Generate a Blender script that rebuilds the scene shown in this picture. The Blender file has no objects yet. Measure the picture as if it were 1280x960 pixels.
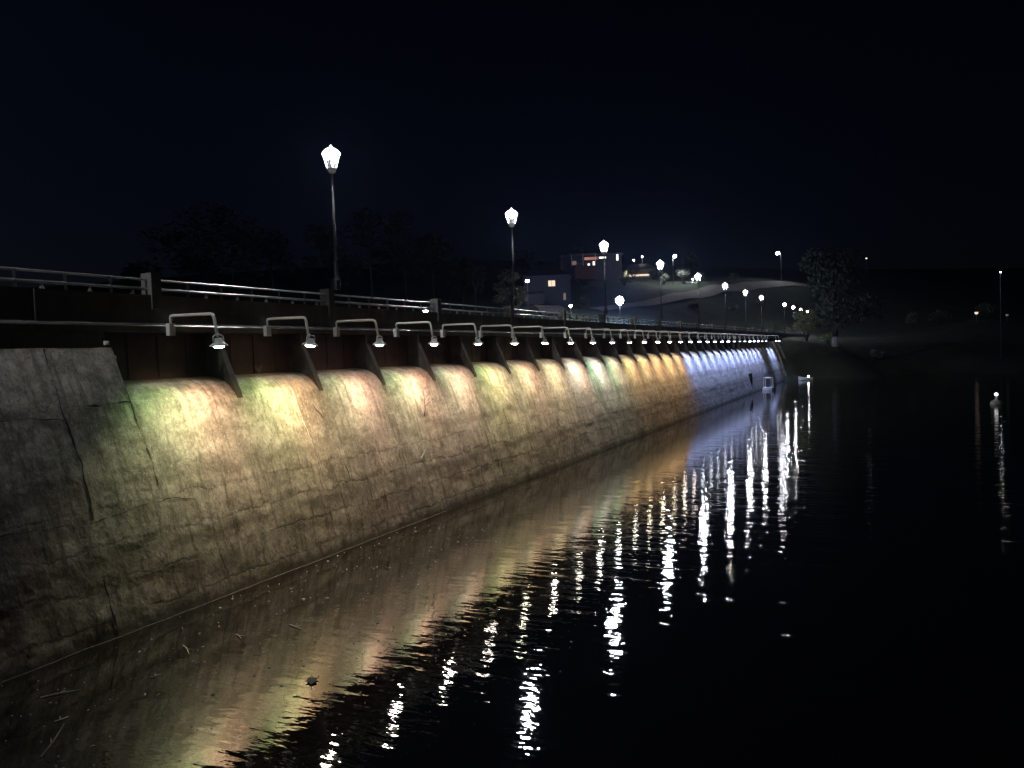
import bpy, bmesh, math, random
import numpy as np
from mathutils import Vector, Matrix

random.seed(7)
S = bpy.context.scene
COL = S.collection
R = math.radians

# ------------------------------------------------------------------ camera
# world: X runs along the dam away from the viewer, Y points to the dam, Z up, pond level z = 0
H = 5.10
W = 3.0                                   # width of one spillway bay
yaw, pitch, roll = R(26.29), R(2.294), R(2.0)
cam_d = bpy.data.cameras.new('camera')
cam = bpy.data.objects.new('camera', cam_d)
COL.objects.link(cam)
cam_d.sensor_width = 36.0
cam_d.lens = 27.0
cam_d.clip_start = 0.05
cam_d.clip_end = 3000
fw0 = Vector((math.cos(yaw), math.sin(yaw), 0))
rt0 = Vector((math.sin(yaw), -math.cos(yaw), 0))
fw = fw0 * math.cos(pitch) - Vector((0, 0, 1)) * math.sin(pitch)
up0 = rt0.cross(fw)
rt = rt0 * math.cos(roll) - up0 * math.sin(roll)
up = rt0 * math.sin(roll) + up0 * math.cos(roll)
M = Matrix((rt, up, -fw)).transposed().to_4x4()
M.translation = Vector((-12.474, 0, H))
cam.matrix_world = M
S.camera = cam

# ------------------------------------------------------------------ night sky
wd = bpy.data.worlds.new('World')
S.world = wd
wd.use_nodes = True
nt = wd.node_tree
bg = nt.nodes['Background']
sky = nt.nodes.new('ShaderNodeTexSky')
sky.sky_type = 'NISHITA'
sky.sun_disc = False
sky.sun_elevation = R(7)
sky.sun_rotation = R(0)
mul = nt.nodes.new('ShaderNodeMix')
mul.data_type = 'RGBA'
mul.blend_type = 'MULTIPLY'
mul.inputs[0].default_value = 1.0
mul.inputs[7].default_value = (0.30, 0.42, 1.0, 1)      # deep blue of a clear night
nt.links.new(sky.outputs[0], mul.inputs[6])
nt.links.new(mul.outputs[2], bg.inputs[0])
SKY = 0.0011
bg.inputs[1].default_value = SKY

# ------------------------------------------------------------------ exposure
S.view_settings.view_transform = 'Standard'
S.view_settings.look = 'None'
S.view_settings.exposure = 0
S.view_settings.gamma = 1
S.view_settings.use_curve_mapping = False
S.render.engine = 'CYCLES'
S.cycles.use_denoising = True
S.cycles.use_light_tree = True
S.cycles.sample_clamp_indirect = 12
S.cycles.max_bounces = 5
S.cycles.transparent_max_bounces = 24
S.cycles.caustics_reflective = False
S.cycles.caustics_refractive = False


# ================================================================== helpers
class G:
    """small node-graph writer"""
    def __init__(s, name):
        s.m = bpy.data.materials.new(name)
        s.m.use_nodes = True
        s.t = s.m.node_tree
        s.b = s.t.nodes['Principled BSDF']
        s.tc = None

    def n(s, typ, **kw):
        x = s.t.nodes.new(typ)
        for k, v in kw.items():
            setattr(x, k, v)
        return x

    def link(s, a, b):
        s.t.links.new(a, b)

    def put(s, sock, v):
        if isinstance(v, bpy.types.NodeSocket):
            s.link(v, sock)
        elif isinstance(v, (tuple, list)) and len(v) == 3 and sock.type == 'RGBA':
            sock.default_value = (*v, 1)
        else:
            sock.default_value = v

    def coord(s, which='Object'):
        if s.tc is None:
            s.tc = s.n('ShaderNodeTexCoord')
        return s.tc.outputs[which]

    def map(s, vec, scale=(1, 1, 1), rot=(0, 0, 0), loc=(0, 0, 0)):
        x = s.n('ShaderNodeMapping')
        s.link(vec, x.inputs[0])
        x.inputs['Scale'].default_value = scale
        x.inputs['Rotation'].default_value = rot
        x.inputs['Location'].default_value = loc
        return x.outputs[0]

    def noise(s, vec, scale, detail=5, rough=0.6, dist=0.0):
        x = s.n('ShaderNodeTexNoise')
        s.link(vec, x.inputs['Vector'])
        x.inputs['Scale'].default_value = scale
        x.inputs['Detail'].default_value = detail
        x.inputs['Roughness'].default_value = rough
        x.inputs['Distortion'].default_value = dist
        return x.outputs[0]

    def vor(s, vec, scale, feature='F1'):
        x = s.n('ShaderNodeTexVoronoi', feature=feature)
        s.link(vec, x.inputs['Vector'])
        x.inputs['Scale'].default_value = scale
        return x.outputs['Distance']

    def math(s, op, a, b=0.0, c=0.0, clamp=False):
        x = s.n('ShaderNodeMath', operation=op, use_clamp=clamp)
        s.put(x.inputs[0], a)
        s.put(x.inputs[1], b)
        s.put(x.inputs[2], c)
        return x.outputs[0]

    def ramp(s, v, a, b, lo=0.0, hi=1.0):
        x = s.n('ShaderNodeMapRange')
        x.clamp = True
        s.put(x.inputs[0], v)
        x.inputs[1].default_value = a
        x.inputs[2].default_value = b
        x.inputs[3].default_value = lo
        x.inputs[4].default_value = hi
        return x.outputs[0]

    def mix(s, f, a, b, mode='MIX'):
        x = s.n('ShaderNodeMix', data_type='RGBA', blend_type=mode)
        s.put(x.inputs[0], f)
        s.put(x.inputs[6], a)
        s.put(x.inputs[7], b)
        return x.outputs[2]

    def xyz(s, vec):
        x = s.n('ShaderNodeSeparateXYZ')
        s.link(vec, x.inputs[0])
        return x.outputs

    def bump(s, h, strength=0.5, dist=0.02):
        x = s.n('ShaderNodeBump')
        x.inputs['Strength'].default_value = strength
        x.inputs['Distance'].default_value = dist
        s.link(h, x.inputs['Height'])
        s.link(x.outputs[0], s.b.inputs['Normal'])

    def set(s, **kw):
        for k, v in kw.items():
            s.put(s.b.inputs[k.replace('_', ' ')], v)
        return s.m


def plain(name, col, rough=0.6, metal=0.0, var=0.25, scale=6.0, bump=0.0):
    g = G(name)
    n = g.noise(g.coord(), scale, 4)
    dark = tuple(c * (1 - var) for c in col)
    lite = tuple(min(1, c * (1 + var)) for c in col)
    g.set(Base_Color=g.mix(g.ramp(n, 0.3, 0.7), dark, lite), Roughness=rough, Metallic=metal)
    if bump:
        g.bump(g.noise(g.coord(), scale * 6, 4), bump, 0.01)
    return g.m


def glow(name, col, strength):
    g = G(name)
    g.set(Base_Color=(0.02, 0.02, 0.02), Emission_Color=col, Emission_Strength=strength)
    return g.m


class MB:
    def __init__(s):
        s.v, s.f = [], []

    def add(s, vs, fs):
        o = len(s.v)
        s.v += [tuple(p) for p in vs]
        s.f += [tuple(i + o for i in f) for f in fs]
        return s

    def box(s, c, d, rz=0.0):
        x, y, z = (k / 2 for k in d)
        vs = []
        for sx, sy, sz in ((-1, -1, -1), (1, -1, -1), (1, 1, -1), (-1, 1, -1), (-1, -1, 1), (1, -1, 1), (1, 1, 1), (-1, 1, 1)):
            px, py = sx * x, sy * y
            vs.append((c[0] + px * math.cos(rz) - py * math.sin(rz), c[1] + px * math.sin(rz) + py * math.cos(rz), c[2] + sz * z))
        return s.add(vs, [(0, 3, 2, 1), (4, 5, 6, 7), (0, 1, 5, 4), (1, 2, 6, 5), (2, 3, 7, 6), (3, 0, 4, 7)])

    def tube(s, pts, rad, n=8, cap=True):
        pts = [Vector(p) for p in pts]
        rads = rad if isinstance(rad, (list, tuple)) else [rad] * len(pts)
        ref = Vector((0.13, 0.21, 0.97))
        o = len(s.v)
        for i, p in enumerate(pts):
            a = pts[max(i - 1, 0)]
            b = pts[min(i + 1, len(pts) - 1)]
            d = (b - a).normalized()
            if abs(d.dot(ref)) > 0.95:
                r0 = Vector((1, 0, 0))
            else:
                r0 = ref
            u = d.cross(r0).normalized()
            w = d.cross(u)
            for k in range(n):
                t = 2 * math.pi * k / n
                s.v.append(tuple(p + (u * math.cos(t) + w * math.sin(t)) * rads[i]))
        for i in range(len(pts) - 1):
            for k in range(n):
                k2 = (k + 1) % n
                s.f.append((o + i * n + k, o + i * n + k2, o + (i + 1) * n + k2, o + (i + 1) * n + k))
        if cap:
            s.f.append(tuple(o + k for k in range(n))[::-1])
            s.f.append(tuple(o + (len(pts) - 1) * n + k for k in range(n)))
        return s

    def lathe(s, prof, c=(0, 0, 0), n=16, rot=0.0):
        o = len(s.v)
        for r, z in prof:
            for k in range(n):
                t = 2 * math.pi * k / n + rot
                s.v.append((c[0] + r * math.cos(t), c[1] + r * math.sin(t), c[2] + z))
        for i in range(len(prof) - 1):
            for k in range(n):
                k2 = (k + 1) % n
                s.f.append((o + i * n + k, o + i * n + k2, o + (i + 1) * n + k2, o + (i + 1) * n + k))
        s.f.append(tuple(o + k for k in range(n))[::-1])
        s.f.append(tuple(o + (len(prof) - 1) * n + k for k in range(n)))
        return s

    def prism_x(s, poly, x0, x1):
        """polygon of (y, z) pulled along x"""
        n = len(poly)
        vs = [(x0, y, z) for y, z in poly] + [(x1, y, z) for y, z in poly]
        fs = [tuple(range(n)), tuple(range(2 * n - 1, n - 1, -1))]
        for i in range(n):
            j = (i + 1) % n
            fs.append((i, n + i, n + j, j))
        return s.add(vs, fs)

    def build(s, name, mat, parent=None, smooth=False, loc=None):
        me = bpy.data.meshes.new(name)
        me.from_pydata(s.v, [], s.f)
        bm = bmesh.new()
        bm.from_mesh(me)
        bmesh.ops.recalc_face_normals(bm, faces=bm.faces)
        bm.to_mesh(me)
        bm.free()
        me.materials.append(mat)
        if smooth:
            for p in me.polygons:
                p.use_smooth = True
        o = bpy.data.objects.new(name, me)
        COL.objects.link(o)
        if parent is not None:
            o.parent = parent
        if loc is not None:
            o.location = loc
        return o


def tag(o, label=None, cat=None, group=None, kind=None):
    for k, v in (('label', label), ('category', cat), ('group', group), ('kind', kind)):
        if v is not None:
            o[k] = v
    return o


def thing(name, label, cat, loc=(0, 0, 0), rz=0.0, group=None):
    o = bpy.data.objects.new(name, None)
    o.empty_display_size = 0.2
    COL.objects.link(o)
    o.location = loc
    o.rotation_euler = (0, 0, rz)
    return tag(o, label, cat, group)


def copy_tree(o, parent=None):
    c = o.copy()
    COL.objects.link(c)
    if parent is not None:
        c.parent = parent
    for ch in list(o.children):
        if ch.type != 'LIGHT':                # each lamp gets beams of its own colours
            copy_tree(ch, c)
    return c


def lamp_at(name, typ, loc, energy, col, parent=None, radius=0.05, size=None, blend=None, target=None):
    d = bpy.data.lights.new(name, typ)
    d.energy = energy
    d.color = col
    d.shadow_soft_size = radius
    if typ == 'SPOT':
        d.spot_size = size
        d.spot_blend = blend
    o = bpy.data.objects.new(name, d)
    COL.objects.link(o)
    o.location = loc
    if target is not None:
        o.rotation_euler = (Vector(target) - Vector(loc)).to_track_quat('-Z', 'Y').to_euler()
    if parent is not None:
        o.parent = parent
    return o


ORD = ['first', 'second', 'third', 'fourth', 'fifth', 'sixth', 'seventh', 'eighth', 'ninth', 'tenth', 'eleventh', 'twelfth',
       'thirteenth', 'fourteenth', 'fifteenth', 'sixteenth', 'seventeenth', 'eighteenth', 'nineteenth', 'twentieth']
ORD += ['twenty-' + q for q in ORD[:9]] + ['thirtieth'] + ['thirty-' + q for q in ORD[:9]]


# ------------------------------------------------------------------ numpy value noise
def _h(ix, iy, seed):
    n = (ix * 374761393 + iy * 668265263 + seed * 974711) & 0x7fffffff
    n = ((n ^ (n >> 13)) * 1274126177) & 0x7fffffff
    n = n ^ (n >> 16)
    return (n & 0xffff) / 65535.0


def vnoise(x, y, seed=0):
    x = np.asarray(x, float)
    y = np.asarray(y, float)
    ix = np.floor(x).astype(np.int64)
    iy = np.floor(y).astype(np.int64)
    fx = x - ix
    fy = y - iy
    fx = fx * fx * (3 - 2 * fx)
    fy = fy * fy * (3 - 2 * fy)
    a = _h(ix, iy, seed)
    b = _h(ix + 1, iy, seed)
    c = _h(ix, iy + 1, seed)
    d = _h(ix + 1, iy + 1, seed)
    return (a * (1 - fx) + b * fx) * (1 - fy) + (c * (1 - fx) + d * fx) * fy - 0.5


def fbm(x, y, oct=4, seed=0):
    t, a = 0, 1.0
    for i in range(oct):
        t = t + a * vnoise(x * 2 ** i, y * 2 ** i, seed + i * 17)
        a *= 0.5
    return t


# ================================================================== materials
def concrete_face():
    g = G('weathered_concrete')
    P = g.coord()
    X, Y, Z = g.xyz(P)
    big = g.noise(g.map(P, (0.5, 0.5, 0.8)), 1.5, 7, 0.66, 0.8)
    mid = g.noise(P, 3.6, 9, 0.72, 0.4)
    streak = g.noise(g.map(P, (3.0, 0.4, 0.30)), 1.9, 8, 0.70, 0.3)
    fine = g.noise(g.map(P, (1, 1, 0.6)), 17, 8, 0.76)
    grit = g.noise(g.map(P, (1, 1, 0.8)), 60, 4, 0.75)
    base = g.mix(g.ramp(mid, 0.36, 0.64), (0.20, 0.18, 0.15), (0.46, 0.42, 0.36))
    base = g.mix(g.ramp(big, 0.47, 0.63, 0, 0.72), base, (0.135, 0.118, 0.092))
    base = g.mix(g.ramp(streak, 0.50, 0.64, 0, 0.72), base, (0.10, 0.09, 0.066))
    base = g.mix(g.ramp(streak, 0.44, 0.28, 0, 0.35), base, (0.50, 0.47, 0.42))
    base = g.mix(g.ramp(fine, 0.53, 0.66, 0, 0.72), base, (0.075, 0.068, 0.056))
    base = g.mix(g.ramp(fine, 0.45, 0.34, 0, 0.65), base, (0.58, 0.54, 0.48))
    # rough masonry of the lower courses: broken, bent block edges
    wn = g.n('ShaderNodeTexNoise')
    wn.inputs['Scale'].default_value = 1.1
    wn.inputs['Detail'].default_value = 5
    wn.inputs['Roughness'].default_value = 0.7
    g.link(P, wn.inputs['Vector'])
    va = g.n('ShaderNodeVectorMath', operation='MULTIPLY_ADD')
    g.link(wn.outputs[1], va.inputs[0])
    va.inputs[1].default_value = (0.6, 0.3, 0.6)
    g.link(P, va.inputs[2])
    wx, wy, wz = g.xyz(va.outputs[0])
    cb = g.n('ShaderNodeCombineXYZ')
    g.link(wx, cb.inputs[0])
    g.link(wz, cb.inputs[1])
    br = g.n('ShaderNodeTexBrick')
    g.link(cb.outputs[0], br.inputs[0])
    br.inputs['Scale'].default_value = 1.0
    br.inputs['Mortar Size'].default_value = 0.05
    br.inputs['Mortar Smooth'].default_value = 1.0
    br.inputs['Brick Width'].default_value = 1.25
    br.inputs['Row Height'].default_value = 0.66
    br.inputs['Color1'].default_value = (0.3, 0.3, 0.3, 1)
    br.inputs['Color2'].default_value = (0.7, 0.7, 0.7, 1)
    edge = g.math('MULTIPLY', br.outputs['Fac'], g.math('MULTIPLY', g.ramp(Z, 3.4, 2.0, 0.06, 1.0), g.ramp(big, 0.42, 0.56, 0.0, 1.0)))
    base = g.mix(g.math('MULTIPLY', edge, 0.5), base, (0.06, 0.053, 0.042))
    base = g.mix(g.ramp(Z, 3.2, 1.6, 0.0, 0.30), base, br.outputs['Color'], 'OVERLAY')
    # dark ragged bands of the old lift joints
    wob = g.noise(g.map(P, (1.0, 0.4, 1.3)), 1.4, 7, 0.72)
    for zc, wdt, amp in ((1.45, 0.24, 0.70), (2.75, 0.20, 0.5)):
        zz = g.math('ADD', Z, g.math('MULTIPLY', g.math('SUBTRACT', wob, 0.5), 1.0))
        d = g.math('ABSOLUTE', g.math('SUBTRACT', zz, zc))
        f = g.math('MULTIPLY', g.ramp(d, 0.05, wdt, amp, 0.0), g.ramp(mid, 0.40, 0.54, 0.0, 1.0))
        base = g.mix(f, base, (0.085, 0.075, 0.058))
    # wet and algae-stained foot
    foot = g.math('ADD', Z, g.math('MULTIPLY', g.math('SUBTRACT', mid, 0.5), 0.45))
    base = g.mix(g.ramp(foot, 0.30, 0.08, 0, 0.85), base, (0.045, 0.041, 0.030))
    g.set(Base_Color=base, Roughness=0.92)
    hgt = g.math('ADD', g.math('MULTIPLY', fine, 0.8), g.math('MULTIPLY', mid, 0.9))
    hgt = g.math('ADD', hgt, g.math('MULTIPLY', grit, 0.22))
    hgt = g.math('SUBTRACT', hgt, g.math('MULTIPLY', edge, 0.22))
    g.bump(hgt, 0.5, 0.05)
    return g.m


MAT = {}
MAT['concrete'] = concrete_face()
MAT['joint'] = plain('dark_joint', (0.018, 0.016, 0.013), 0.95, scale=10)
MAT['lime_pale'] = plain('lime_pale', (0.62, 0.58, 0.50), 0.8, var=0.3, scale=9)
MAT['lime'] = plain('lime_crust', (0.13, 0.12, 0.10), 0.8, var=0.5, scale=9)


def bridge_conc():
    g = G('bridge_concrete')
    P = g.coord()
    a = g.noise(g.map(P, (1, 1, 0.3)), 2.5, 6, 0.65)
    b = g.noise(P, 25, 4)
    c = g.mix(g.ramp(a, 0.3, 0.7), (0.10, 0.095, 0.088), (0.20, 0.19, 0.175))
    c = g.mix(g.ramp(b, 0.5, 0.7, 0, 0.4), c, (0.07, 0.067, 0.06))
    g.set(Base_Color=c, Roughness=0.85)
    g.bump(b, 0.3, 0.01)
    return g.m


MAT['bridge'] = bridge_conc()
MAT['pier'] = plain('dark_pier', (0.06, 0.05, 0.04), 0.9, 0.0, 0.5, 3.0, 0.4)  # darker than the bridge concrete, mottled at random
MAT['rust'] = plain('rusty_gate', (0.045, 0.024, 0.017), 0.8, 0.0, 0.5, 1.5, 0.15)
MAT['galv'] = plain('galvanised_steel', (0.62, 0.62, 0.60), 0.32, 0.75, 0.15, 5)
MAT['galv_post'] = plain('galvanised_post', (0.30, 0.30, 0.29), 0.5, 0.5, 0.2, 5)
MAT['white_paint'] = plain('white_paint', (0.74, 0.73, 0.70), 0.45, 0.0, 0.12, 8)
MAT['pale_paint'] = plain('pale_lamp_paint', (0.80, 0.79, 0.76), 0.4, 0.0, 0.06, 8)
MAT['dark_steel'] = plain('dark_steel', (0.05, 0.05, 0.052), 0.5, 0.3, 0.2, 5)
MAT['asphalt'] = plain('asphalt', (0.05, 0.05, 0.052), 0.85, 0, 0.25, 4, 0.2)
MAT['pale_road'] = plain('pale_road', (0.30, 0.29, 0.28), 0.85, 0, 0.2, 0.6)
MAT['earth'] = plain('earth_path', (0.085, 0.075, 0.055), 0.95, 0, 0.35, 1.2, 0.3)
MAT['wood'] = plain('driftwood', (0.66, 0.61, 0.50), 0.8, 0, 0.25, 10)
MAT['leaf_dark'] = plain('wet_leaf', (0.02, 0.018, 0.012), 0.6, 0, 0.3, 10)
MAT['bark'] = plain('bark', (0.06, 0.05, 0.04), 0.9, 0, 0.4, 4, 0.4)
MAT['whitewash'] = plain('whitewashed_trunk', (0.60, 0.58, 0.53), 0.85, 0, 0.2, 5)
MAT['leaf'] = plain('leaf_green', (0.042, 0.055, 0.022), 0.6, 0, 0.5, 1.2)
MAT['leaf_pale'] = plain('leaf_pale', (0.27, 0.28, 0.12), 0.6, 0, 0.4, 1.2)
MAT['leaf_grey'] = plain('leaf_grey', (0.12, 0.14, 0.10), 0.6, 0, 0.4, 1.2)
MAT['dry_grass'] = plain('dry_grass', (0.10, 0.095, 0.065), 0.8, 0, 0.4, 4)
MAT['render_wall'] = plain('house_render', (0.06, 0.06, 0.072), 0.85, 0, 0.15, 1.5)
MAT['brick'] = plain('red_brick', (0.15, 0.06, 0.045), 0.85, 0, 0.3, 5)
MAT['roof'] = plain('roof_sheet', (0.10, 0.105, 0.12), 0.6, 0, 0.2, 2)
MAT['win_frame'] = plain('window_frame', (0.10, 0.10, 0.10), 0.5)
MAT['ochre_wall'] = plain('ochre_wall', (0.50, 0.44, 0.25), 0.85, 0, 0.2, 2)
MAT['win_warm'] = glow('window_warm', (1.0, 0.74, 0.56), 1.1)
MAT['win_white'] = glow('window_white', (1.0, 0.93, 0.86), 2.0)
MAT['win_dim'] = glow('window_dim', (1.0, 0.72, 0.52), 0.16)
MAT['win_red'] = glow('window_red', (1.0, 0.42, 0.28), 0.40)
MAT['led'] = glow('lantern_led', (0.93, 0.95, 1.0), 800.0)
MAT['opal'] = glow('opal_dome', (0.95, 0.96, 1.0), 9.0)
MAT['led_far'] = glow('far_led', (0.93, 0.95, 1.0), 700.0)
MAT['led_road'] = glow('road_led', (0.90, 0.93, 1.0), 120.0)
MAT['led_mid'] = glow('mid_led', (0.93, 0.95, 1.0), 70.0)
MAT['led_warm'] = glow('far_warm_led', (1.0, 0.93, 0.84), 250.0)
MAT['led_blue'] = glow('blue_led', (0.42, 0.55, 1.0), 520.0)


def pane_mat():
    g = G('lantern_pane')
    for nd in list(g.t.nodes):
        if nd.type != 'OUTPUT_MATERIAL':
            g.t.nodes.remove(nd)
    out = [n for n in g.t.nodes if n.type == 'OUTPUT_MATERIAL'][0]
    tr = g.n('ShaderNodeBsdfTransparent')
    tl = g.n('ShaderNodeBsdfTranslucent')
    tl.inputs[0].default_value = (0.8, 0.8, 0.85, 1)
    mx = g.n('ShaderNodeMixShader')
    mx.inputs[0].default_value = 0.006
    g.link(tr.outputs[0], mx.inputs[1])
    g.link(tl.outputs[0], mx.inputs[2])
    g.link(mx.outputs[0], out.inputs[0])
    return g.m


MAT['pane'] = pane_mat()


def water_mat():
    g = G('pond_water')
    P = g.coord()
    # wavelets whose crests lie roughly across the pond
    a = g.map(P, (1.0, 0.30, 1), (0, 0, R(-24)))
    n1 = g.noise(a, 4.6, 3, 0.5, 0.25)
    n2 = g.noise(a, 1.4, 2, 0.5, 0.2)
    n3 = g.noise(g.map(P, (1.0, 0.42, 1), (0, 0, R(12))), 7.5, 2, 0.5, 0.4)
    calm = g.noise(P, 0.16, 3, 0.55)
    X, Y, Z = g.xyz(P)
    shel = g.ramp(g.math('ADD', Y, g.math('MULTIPLY', calm, 5.0)), 7.5, 15.0, 1.0, 0.10)
    h = g.math('ADD', g.math('MULTIPLY', n1, 0.5), g.math('ADD', g.math('MULTIPLY', n2, 1.0), g.math('MULTIPLY', n3, 0.14)))
    h = g.math('MULTIPLY', h, shel)
    g.set(Base_Color=(0.010, 0.009, 0.006), Roughness=0.02, IOR=WATER_IOR)
    g.bump(h, 1.0, WAVE)
    return g.m


WATER_IOR = 3.3
WAVE = 0.020
MAT['water'] = water_mat()


def grass_mat():
    g = G('night_grass')
    P = g.coord()
    a = g.noise(P, 0.35, 6, 0.65)
    b = g.noise(P, 6.0, 5, 0.7)
    c = g.mix(g.ramp(a, 0.3, 0.7), (0.032, 0.052, 0.036), (0.075, 0.092, 0.052))
    c = g.mix(g.ramp(b, 0.5, 0.75, 0, 0.6), c, (0.09, 0.085, 0.05))
    g.set(Base_Color=c, Roughness=0.95)
    g.bump(b, 0.8, 0.15)
    return g.m


MAT['grass'] = grass_mat()

# ================================================================== terrain
CP = [  # x, y, z control points of the land
    (95, 12, -1.5), (99, 9.5, -0.8), (103.6, 10, 0.0), (110, 0.4, 0.0), (112.5, -7, 0.0), (106, -3, -1.2), (116, -20, 0), (108, -22, -1.5), (122, -45, 0), (112, -45, -1.6),
    (140, -110, 0), (125, -110, -2), (80, -20, -3), (60, 5, -3), (30, 0, -3), (30, -60, -3), (80, -70, -3), (80, 11, -3), (50, 11, -3), (0, 8, -3), (20, 11, -3),
    (106, 6.7, 2.6), (112, 7, 4.2), (108, 13, 4.6), (118, 2, 4.0), (122, -8, 3.6), (112, 20, 6.0), (130, 15, 6.1), (155, 15, 6.3), (135, 3, 5.6), (140, -15, 6.0), (166, -15, 8.2), (166, -22, 8.0),
    (110, 30, 8.6), (100, 36, 8.8), (121.6, 40, 12.9), (141, 37.6, 15.3), (159, 34, 17.7), (175, 29, 19.1), (186, 22, 19.5), (200, 14, 19.2), (216, 26, 23.0), (150, 24, 9.0), (135, 26, 9.4), (170, 19, 10.5),
    (123, 64, 13.7), (127, 56, 13.5), (130, 70, 15.0), (104, 57, 11.6), (103, 47, 10.2), (114, 58, 13.4), (156, 58, 21.0), (158, 68, 22.0), (188, 62, 24.5), (157, 44, 19.0), (180, 42, 21.0),
    (85, 60, 7), (60, 80, 5.5), (93, 107, 15), (110, 90, 16), (60, 120, 10), (20, 110, 4), (-40, 120, 4), (50, 40, 1), (20, 40, 1), (-30, 40, 1), (70, 25, 1), (85, 24, 3.5), (500, 0, 40), (700, 300, 45), (700, -300, 35), (400, -350, 25), (150, -400, 8), (-50, -400, 3), (-300, -300, 6), (-350, 0, 6), (-300, 300, 10), (0, 400, 20), (300, 400, 45), (1000, -700, 45), (1000, 700, 45), (-200, 60, 2), (-200, -60, 3), (20, 20, 1), (-30, 20, 1), (60, 18, 1), (92, 19, 3), (100, 17, 4),
    (237, 6, 24), (240, -40, 18), (300, 60, 36), (300, -100, 24), (200, -60, 9), (220, -150, 12), (200, 120, 34), (260, 120, 40),
    (-11, -1, 3.2), (-13, 3, 3.4), (-9.5, -1.5, 2.2), (-8, -3, 1.4), (-7, 2, -0.6), (-6, -6, -0.2), (-11.5, 6, 0.3), (-13, 9, 0.5), (-20, 0, 3.6), (-20, -20, 3.2), (-25, 9, 2.4), (-6, -14, -0.5), (-2, -6, -2.0), (-3, 3, -2.0), (-8, 9, -1.5), (0, -25, -2), (-20, -60, 2), (20, -80, -2.5),
]
CPA = np.array(CP, float)


def _tps(r2):
    return 0.5 * r2 * np.log(r2 + 1e-6)


_sc = 100.0
_p = CPA[:, :2] / _sc
_n = len(_p)
_K = _tps(((_p[:, None] - _p[None]) ** 2).sum(-1)) + np.eye(_n) * 2e-4
_Q = np.hstack([np.ones((_n, 1)), _p])
_A = np.block([[_K, _Q], [_Q.T, np.zeros((3, 3))]])
_W = np.linalg.solve(_A, np.concatenate([CPA[:, 2], np.zeros(3)]))


def ground(x, y):
    """thin-plate surface through the survey points"""
    x = np.asarray(x, float) / _sc
    y = np.asarray(y, float) / _sc
    r2 = (x[..., None] - _p[:, 0]) ** 2 + (y[..., None] - _p[:, 1]) ** 2
    z = _tps(r2) @ _W[:_n] + _W[_n] + _W[_n + 1] * x + _W[_n + 2] * y
    return np.clip(z, -4, 45)


def gz(x, y):
    return float(ground(np.array([x]), np.array([y]))[0])


def grid_axis(parts):
    out = []
    for a, b, n in parts:
        out += list(np.linspace(a, b, n, endpoint=False))
    out.append(parts[-1][1])
    return np.array(out)


gx = grid_axis([(-400, -40, 14), (-40, 0, 44), (0, 90, 36), (90, 230, 120), (230, 420, 40), (420, 1200, 12)])
gy = grid_axis([(-900, -150, 10), (-150, -40, 30), (-40, 80, 110), (80, 150, 30), (150, 900, 12)])
GX, GY = np.meshgrid(gx, gy, indexing='ij')
GZ = ground(GX, GY) + 0.25 * fbm(GX * 0.35, GY * 0.35, 3, 5)
pond = (GY < 12.6) & (GX < 100 - 0.22 * (GY - 12) ) & (GX > -5 + 0 * GY) & (GY > -150 + GX)
GZ = np.where(pond, np.minimum(GZ, -0.5), GZ)
bed = (GX >= 99) & (GX < 158) & (GY > 14.2) & (GY < 21.4)
GZ[bed] = np.minimum(GZ[bed], 6.18)
mask = (GY > 12.6) & (GY < 22.2) & (GX < 99)
GZ[mask] = -2.5
nx, ny = GX.shape
vs = np.stack([GX, GY, GZ], -1).reshape(-1, 3)
fs = [(i * ny + j, (i + 1) * ny + j, (i + 1) * ny + j + 1, i * ny + j + 1) for i in range(nx - 1) for j in range(ny - 1)]
mb = MB()
mb.v = [tuple(p) for p in vs]
mb.f = fs
tag(mb.build('ground', MAT['grass'], smooth=True), kind='structure')

mb = MB().add([(-300, -800, 0), (400, -800, 0), (400, 14.6, 0), (-300, 14.6, 0)], [(0, 1, 2, 3)])
tag(mb.build('water', MAT['water']), kind='structure')
mb = MB().add([(-300, 20.5, 4.4), (103, 20.5, 4.4), (103, 160, 4.4), (-300, 160, 4.4)], [(0, 1, 2, 3)])
tag(mb.build('lake', MAT['water']), kind='structure')


# roads laid over the land
def road(name, pts, width, mat, lift=0.12):
    P = [Vector((p[0], p[1], 0)) for p in pts]
    dense = []
    for i in range(len(P) - 1):
        for t in np.linspace(0, 1, 10, endpoint=False):
            dense.append(P[i].lerp(P[i + 1], float(t)))
    dense.append(P[-1])
    mb = MB()
    n = 5
    for i, p in enumerate(dense):
        d = (dense[min(i + 1, len(dense) - 1)] - dense[max(i - 1, 0)]).normalized()
        s = Vector((-d.y, d.x, 0))
        zc = gz(p.x, p.y)
        for k in range(n):
            q = p + s * width * (k / (n - 1) - 0.5)
            mb.v.append((q.x, q.y, gz(q.x, q.y) + lift + 0.10))
    for i in range(len(dense) - 1):
        for k in range(n - 1):
            a = i * n + k
            mb.f.append((a, a + 1, a + n + 1, a + n))
    return tag(mb.build(name, mat, smooth=True), kind='structure')


road('hill_road', [(112, 45), (121.6, 40), (132, 39), (141, 37.6), (150, 36), (159, 34), (167, 32), (175, 29), (181, 26), (187, 22), (193, 16), (200, 8)], 3.6, MAT['pale_road'])
road('shore_path', [(107, 9.4), (109, 8.3), (111, 6.2), (114, 3.0), (119, -2.0), (126, -8.0)], 2.0, MAT['earth'], 0.0)
road('driveway', [(106, 50), (111, 53), (116, 56), (121, 58)], 4.5, MAT['pale_road'])

# ================================================================== the dam
FZ = [-2.0, 0.0, 1.5, 3.05, 4.35, 5.52]
FY = [12.80, 13.16, 13.50, 13.96, 14.42, 14.95]


def batter(z):
    return np.interp(z, FZ, FY)


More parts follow.
